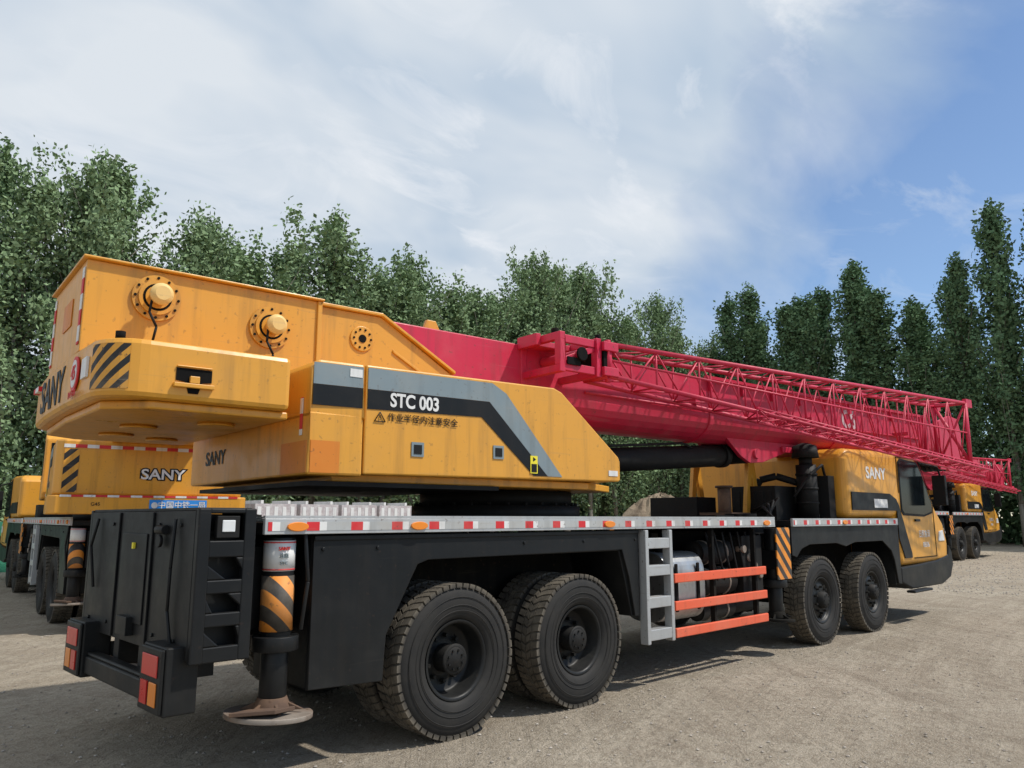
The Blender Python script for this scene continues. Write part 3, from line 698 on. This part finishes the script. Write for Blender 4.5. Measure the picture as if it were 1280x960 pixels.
    b.obj('folding_jib_section', root, ['red'], mat=FS)
    # wheels
    for x in (0, 1.40): add_wheel(root, x, .02, 'rear', False); add_wheel(root, x, 2.58, 'rear', True)
    for x in (6.2, 7.85): add_wheel(root, x, .03, 'front', False); add_wheel(root, x, 2.57, 'front', True)
    return root

crane = build_crane()
crane['label'] = 'yellow four-axle truck crane with crimson boom parked on dirt'
crane['category'] = 'mobile crane'; crane['group'] = 'cranes parked in the yard'

def copy_tree(src, dst_parent, skip):
    for ch in list(src.children):
        if ch in NOCOPY or ch.name.split('.')[0] in skip: continue
        o = ch.copy(); COL.objects.link(o); o.parent = dst_parent
        copy_tree(ch, o, skip)
def copy_crane(loc, rotz, label, skip=(), sc=1):
    r = crane.copy(); COL.objects.link(r); r.location = loc; r.rotation_euler = (0, 0, rotz); r.scale = (sc, sc, sc)
    copy_tree(crane, r, skip); r['label'] = label
    return r
c2 = copy_crane((2.10, 9.1, 0), rad(83), 'yellow truck crane with tall counterweight and blue company sign', ('counterweight', 'rear_cabinet', 'side_guard_rail', 'guard_bracket', 'belly_plate'))
full = [(-2.2, -1.3), (-3.3, -1.3), (-3.42, -1.2), (-3.42, 1.2), (-3.3, 1.3), (-2.2, 1.3)]
b = MB(); b.prism(full, 1.93, 2.72, 'z'); cw = b.obj('counterweight', c2, ['yellow'], .03, mat=FS)
b = MB(); b.prism([(s_ - .10 if s_ < -3 else s_, w_ * 1.04) for s_, w_ in full], 1.66, 1.925, 'z'); lw = b.obj('lower_counterweight', c2, ['yellow'], .02, mat=FS)
for z0, z1, par, s_ in ((2.60, 2.65, cw, -3.42), (1.90, 1.93, lw, -3.52)):
    b = MB(); b.box(s_ - .006, s_ - .001, -1.2, 1.2, z0, z1); b.obj('reflector_strip', par, ['tape_y'])
b = MB(); b.box(-3.429, -3.424, 1.0, 1.19, 1.97, 2.58); M['chev2'] = stripes('hazard_cross', (0, 5, 5), [(0, K_), (.5, YEL)]); b.obj('hazard_chevron', cw, ['chev2'])
text('SANY', .21, (-3.424, -.12, 2.24), FACE_R, 'black', cw, bold=.10, xs=1.15); text('SANY', .21, (-3.430, -.12, 2.24), FACE_R, 'white', cw, bold=.02, xs=1.15)
b = MB(); b.box(-3.53, -3.521, -.75, .05, 1.69, 1.87); sg = b.obj('company_sign', lw, ['bluesign'])
text('中国中铁一局', .112, (-3.534, -.40, 1.79), FACE_R, 'white', sg, bold=.01); b = MB(); b.cyl((-3.531, -.02, 1.79), (-3.534, -.02, 1.79), .045, n=20); b.obj('emblem', sg, ['white'])
text('G45', .07, (-3.524, .75, 1.80), FACE_R, 'black', lw)
c3 = copy_crane((22.6, 5.0, 0), rad(1), 'yellow truck crane with red lattice jib beside the trees', ('side_guard_rail', 'guard_bracket'), 1.15)

# ------------------------------------------------------------------ ground
b = MB(); S = 700
b.add([(-S, -S, 0), (S, -S, 0), (S, S, 0), (-S, S, 0)], [(0, 1, 2, 3)])
g = b.obj('ground', None, ['ground'], recalc=False); g['kind'] = 'structure'; g['label'] = 'dusty beige dirt yard with tyre tracks'
b = MB()
ico = [(0, 0, 1), (.9, 0, .1), (.3, .85, .1), (-.7, .5, .1), (-.7, -.5, .1), (.3, -.85, .1), (0, 0, -.6)]
icf = [(0, 1, 2), (0, 2, 3), (0, 3, 4), (0, 4, 5), (0, 5, 1), (6, 2, 1), (6, 3, 2), (6, 4, 3), (6, 5, 4), (6, 1, 5)]
for i in range(11000):
    u = random.random() ** 1.3
    d = 3.0 + u * 18; a = random.uniform(rad(-2), rad(95))
    x, y = -3.9 + d * math.cos(a), -4.58 + d * math.sin(a)
    s_ = random.choice((.003, .004, .005, .006, .006, .008, .012, .016)); an = random.random() * 6
    b.add([(x + s_ * (p[0] * math.cos(an) - p[1] * math.sin(an)) * 1.2, y + s_ * (p[0] * math.sin(an) + p[1] * math.cos(an)), s_ * .7 * (p[2] + .2) + .002) for p in ico], icf)
for i in range(8000):
    x, y = 15 + random.random() * 30, random.gauss(-1.5 + random.random() * 6, 2.2)
    s_ = random.choice((.008, .012, .016, .022, .03))
    b.add([(x + s_ * p[0] * 1.3, y + s_ * p[1], s_ * .8 * (p[2] + .3)) for p in ico], icf)
o = b.obj('gravel', None, ['pebble'], recalc=False); o['kind'] = 'stuff'; o['label'] = 'loose pebbles and gravel scattered on the dirt'; o['category'] = 'gravel'

# ------------------------------------------------------------------ trees
def leaf_arrays(centres, size):
    n = len(centres)
    a = np.random.normal(size=(n, 3)); a /= np.linalg.norm(a, axis=1)[:, None]
    r = np.random.normal(size=(n, 3)); t = np.cross(a, r); t /= np.linalg.norm(t, axis=1)[:, None]
    s = size * np.random.uniform(.6, 1.35, (n, 1))
    v = np.stack([centres - a * s, centres + t * s * .6, centres + a * s, centres - t * s * .6], 1).reshape(-1, 3)
    return v
def leaf_mesh(name, v, mat):
    n = len(v) // 4
    me = bpy.data.meshes.new(name); me.vertices.add(len(v)); me.vertices.foreach_set('co', v.astype(np.float32).ravel())
    me.loops.add(n * 4); me.loops.foreach_set('vertex_index', np.arange(n * 4, dtype=np.int32))
    me.polygons.add(n); me.polygons.foreach_set('loop_start', np.arange(0, n * 4, 4, dtype=np.int32))
    me.update(calc_edges=True); me.materials.append(M[mat]); return me
def tree_meshes(seed, H, R, nleaf, up, mat, size, full_=.40, ex=1.8, top=(.97, 1.08), lr=(.40, 1.45)):
    rs = np.random.RandomState(seed); rd = random.Random(seed)
    trunk = MB(); pts = []
    for i in range(9):
        t = i / 8; pts.append(Vector((rd.gauss(0, .14) * t * 2, rd.gauss(0, .14) * t * 2, H * .95 * t)))
    for i in range(8): trunk.cyl(pts[i], pts[i + 1], .17 * (1 - i / 8.6), n=8, r2=.17 * (1 - (i + 1) / 8.6))
    cl = []; nb = 74
    for i in range(nb):
        t = .08 + .90 * (i / nb) ** .95; h = H * t
        base = pts[0].lerp(pts[-1], t / .95 if t < .95 else 1)
        prof = (min(1, t / .2) ** .5) * (1 - max(0, (t - full_) / (1 - full_)) ** ex) + .11
        L = R * prof * rd.uniform(*lr); az = rd.uniform(0, 6.283)
        rise = L * up * rd.uniform(.6, 1.6)
        tip = Vector((base.x + L * math.cos(az), base.y + L * math.sin(az), min(h + rise, H * rd.uniform(*top))))
        b0 = Vector((base.x, base.y, h))
        if i % 2 == 0: trunk.cyl(b0, tip, .035, n=5, r2=.01)
        for k in range(4):
            p = b0.lerp(tip, .3 + .75 * k / 3)
            cl.append((p.x, p.y, p.z, rd.uniform(.18, .40) * (1.1 - .38 * t)))
    cl.append((pts[-1].x, pts[-1].y, H, .26)); cl.append((pts[-1].x, pts[-1].y, H + .5, .15))
    cl = np.array(cl); wgt = cl[:, 3] ** 2; idx = rs.choice(len(cl), nleaf, p=wgt / wgt.sum())
    off = rs.normal(size=(nleaf, 3)) * cl[idx, 3][:, None] * np.array([.8, .8, 1.2])
    v = leaf_arrays(cl[idx, :3] + off, size)
    to = trunk.obj('trunk', None, ['bark']); tm = to.data; bpy.data.objects.remove(to)
    return tm, leaf_mesh('crown', v, mat)
VL = [tree_meshes(10 + i, 15.8, 2.1 + .15 * (i % 3), 15000, 1.4, 'leaf', .112, .40, 1.55, (.96, 1.05), (.45, 1.4)) for i in range(5)]
VR = [tree_meshes(40 + i, 20.0, 1.75, 13000, 2.2, 'leaf2', .135, .25, 1.25, (.97, 1.03), (.5, 1.35)) for i in range(4)]
def plant(var, x, y, sc, rz, sxy, label, group):
    e = empty('poplar_tree', (x, y, 0)); e.scale = (sxy, sxy, sc); e.rotation_euler = (0, 0, rz)
    e['label'] = label; e['category'] = 'tree'; e['group'] = group
    for nm, me in zip(('trunk', 'crown'), var):
        o = bpy.data.objects.new(nm, me); COL.objects.link(o); o.parent = e
rt = random.Random(3)
for row, (yy, dx) in enumerate(((28.5, 2.1), (31.5, 2.5))):
    x = -2 + row
    while x < 72:
        k = (.97 + .20 * max(0, 1 - abs(x - 37) / 13)) * (1 if x < 46 else .90)
        plant(rt.choice(VL), x + rt.uniform(-.7, .7), yy + rt.uniform(-.8, .8), k * rt.uniform(.84, 1.08), rt.uniform(0, 6.28), rt.uniform(.8, 1.15), 'tall leafy green poplar in the dense row behind the yard', 'poplars behind the yard')
        x += dx
for row, (xx, dy) in enumerate(((49, 2.3), (54, 3.0))):
    y = -4
    while y < 27:
        plant(rt.choice(VR), xx + rt.uniform(-.8, .8), y + rt.uniform(-.5, .5), rt.uniform(.74, 1.04), rt.uniform(0, 6.28), rt.uniform(.8, 1.15), 'slender dark green columnar poplar beside the road', 'columnar poplars beside the road')
        y += dy
n = 40000
cx = np.random.uniform(-8, 75, n); cy = 34 + np.random.normal(0, 1.5, n); cz = np.abs(np.random.normal(0, 1, n)) * 2.8 * (1 + .5 * np.sin(cx * .9) * np.sin(cx * .37 + 1))
n2 = 20000
dx_ = 56 + np.random.normal(0, 1.5, n2); dy_ = np.random.uniform(-12, 34, n2); dz_ = np.abs(np.random.normal(0, 1, n2)) * 2.4
ctr = np.concatenate([np.stack([cx, cy, cz], 1), np.stack([dx_, dy_, dz_], 1)])
o = bpy.data.objects.new('undergrowth', leaf_mesh('undergrowth', leaf_arrays(ctr, .26), 'leaf2')); COL.objects.link(o)
o['kind'] = 'stuff'; o['label'] = 'dense dark green bushes under the poplar rows'; o['category'] = 'bushes'

# ------------------------------------------------------------------ yard objects
def heap(name, x, y, rx, h, mat, label):
    b = MB(); n, mrings = 36, 12; vs = []
    for i in range(mrings + 1):
        t = i / mrings
        for k in range(n):
            a = 2 * math.pi * k / n; r = rx * t * (1 + .14 * math.sin(3 * a + x) + .05 * random.random())
            z = h * (1 - t * t) ** 1.3 * (1 + .10 * random.random()) - (.05 if i == mrings else 0)
            vs.append((r * math.cos(a), r * math.sin(a), z))
    fs = [(i * n + k, i * n + (k + 1) % n, (i + 1) * n + (k + 1) % n, (i + 1) * n + k) for i in range(mrings) for k in range(n)]
    b.add(vs, fs, 0, False); o = b.obj(name, None, [mat], recalc=False); o.location = (x, y, 0)
    o['label'] = label; o['category'] = 'earth heap'
heap('earth_heap', 20.2, 12.4, 2.5, 2.35, 'heap', 'brown heap of loose earth in the yard')
heap('gravel_heap', 34, -1.0, 4.0, .9, 'pebble', 'low grey gravel heap at the yard edge')
for i in range(4):
    for k in range(3):
        b = MB(); x, y, z = 8.2 + i * 1.75, 20.5 + i * .1, k * .74
        b.box(x, x + 1.55, y, y + 1.2, z + .02, z + .62, 0)
        for j in range(5): b.box(x + .08 + j * .31, x + .22 + j * .31, y - .012, y - .001, z + .10, z + .52, 1)
        b.box(x + .2, x + .3, y, y + 1.2, z + .621, z + .735, 1); b.box(x + 1.2, x + 1.3, y, y + 1.2, z + .621, z + .735, 1)
        o = b.obj('steel_crate', None, ['pink', 'white'], .02); o['label'] = 'pale grey and white steel crate in a stack'; o['category'] = 'crate'; o['group'] = 'crates stacked behind the crane'
b = MB()
for i in range(50):
    y = 23.2; x = -13 + i * .35
    b.box(x, x + .352, y + (.02 if i % 2 else 0), y + .05, 0, 1.5)
b.box(-13, 4.4, y + .045, y + .12, 1.25, 1.35); b.box(-13, 4.4, y + .045, y + .12, .4, .5)
o = b.obj('fence', None, ['fence']); o['label'] = 'green corrugated metal fence below the trees'; o['category'] = 'fence'

# ------------------------------------------------------------------ light, sky
sd = Vector((.42, -.50, .95)).normalized()
el = math.asin(sd.z); azm = math.atan2(sd.x, sd.y)
L = bpy.data.lights.new('sun', 'SUN'); L.energy = 4.0; L.angle = rad(2.0); L.color = (1, .95, .87)
lo = bpy.data.objects.new('sun', L); COL.objects.link(lo); lo.rotation_euler = sd.to_track_quat('Z', 'Y').to_euler(); lo.location = (0, 0, 30)
w = bpy.data.worlds.new('World'); scene.world = w; w.use_nodes = True; nt = w.node_tree
bg = nt.nodes['Background']; out = nt.nodes['World Output']
sky = N(nt, 'ShaderNodeTexSky'); sky.sky_type = 'NISHITA'; sky.sun_disc = False
sky.sun_elevation = el; sky.sun_rotation = azm; sky.dust_density = .2; sky.ozone_density = 4
nt.links.new(sky.outputs[0], bg.inputs[0]); bg.inputs[1].default_value = .14
tc = N(nt, 'ShaderNodeTexCoord').outputs['Generated']
sp = N(nt, 'ShaderNodeSeparateXYZ'); nt.links.new(tc, sp.inputs[0])
zz = mathn(nt, 'ADD', mathn(nt, 'MAXIMUM', sp.outputs[2], 0.0), .22)
cb = N(nt, 'ShaderNodeCombineXYZ')
nt.links.new(mathn(nt, 'DIVIDE', sp.outputs[0], zz), cb.inputs[0]); nt.links.new(mathn(nt, 'DIVIDE', sp.outputs[1], zz), cb.inputs[1])
mp = mapping(nt, cb.outputs[0], (1.0, 1.5, 1), (0, 0, rad(35)))
c1 = noise(nt, mp, .9, 7, .52, .35); c2_ = noise(nt, mp, 1.5, 4, .5, .3); c3_ = noise(nt, mp, 3.2, 7, .6, .8)
dt = N(nt, 'ShaderNodeVectorMath', operation='DOT_PRODUCT'); nt.links.new(tc, dt.inputs[0]); dt.inputs[1].default_value = (.70, -.68, -.25)
bias = maprange(nt, dt.outputs['Value'], -.10, .45, .30, -.13)
msk = maprange(nt, mathn(nt, 'ADD', c1, bias), .42, .64, .03, .95)
wisp = mathn(nt, 'MULTIPLY', maprange(nt, c3_, .52, .68, 0, .8), maprange(nt, c1, .40, .55, .30, 1))
cs = N(nt, 'ShaderNodeBackground')
cc = mix(nt, maprange(nt, c2_, .36, .60, 0, 1), (.48, .59, .72), (.76, .81, .86)); cc = mix(nt, wisp, cc, (.86, .89, .93))
nt.links.new(cc, cs.inputs[0]); cs.inputs[1].default_value = 1.0
ms = N(nt, 'ShaderNodeMixShader'); nt.links.new(mathn(nt, 'MAXIMUM', msk, wisp), ms.inputs[0]); nt.links.new(bg.outputs[0], ms.inputs[1]); nt.links.new(cs.outputs[0], ms.inputs[2]); nt.links.new(ms.outputs[0], out.inputs[0])

# ------------------------------------------------------------------ camera
cam = bpy.data.cameras.new('camera'); co = bpy.data.objects.new('camera', cam); COL.objects.link(co)
cam.sensor_width = 36; cam.lens = 27.03; cam.clip_end = 2000; cam.clip_start = .05
co.location = (-3.895, -4.58, 1.6); co.rotation_euler = (rad(90 + 9.92), 0, rad(-44.0))
scene.camera = co
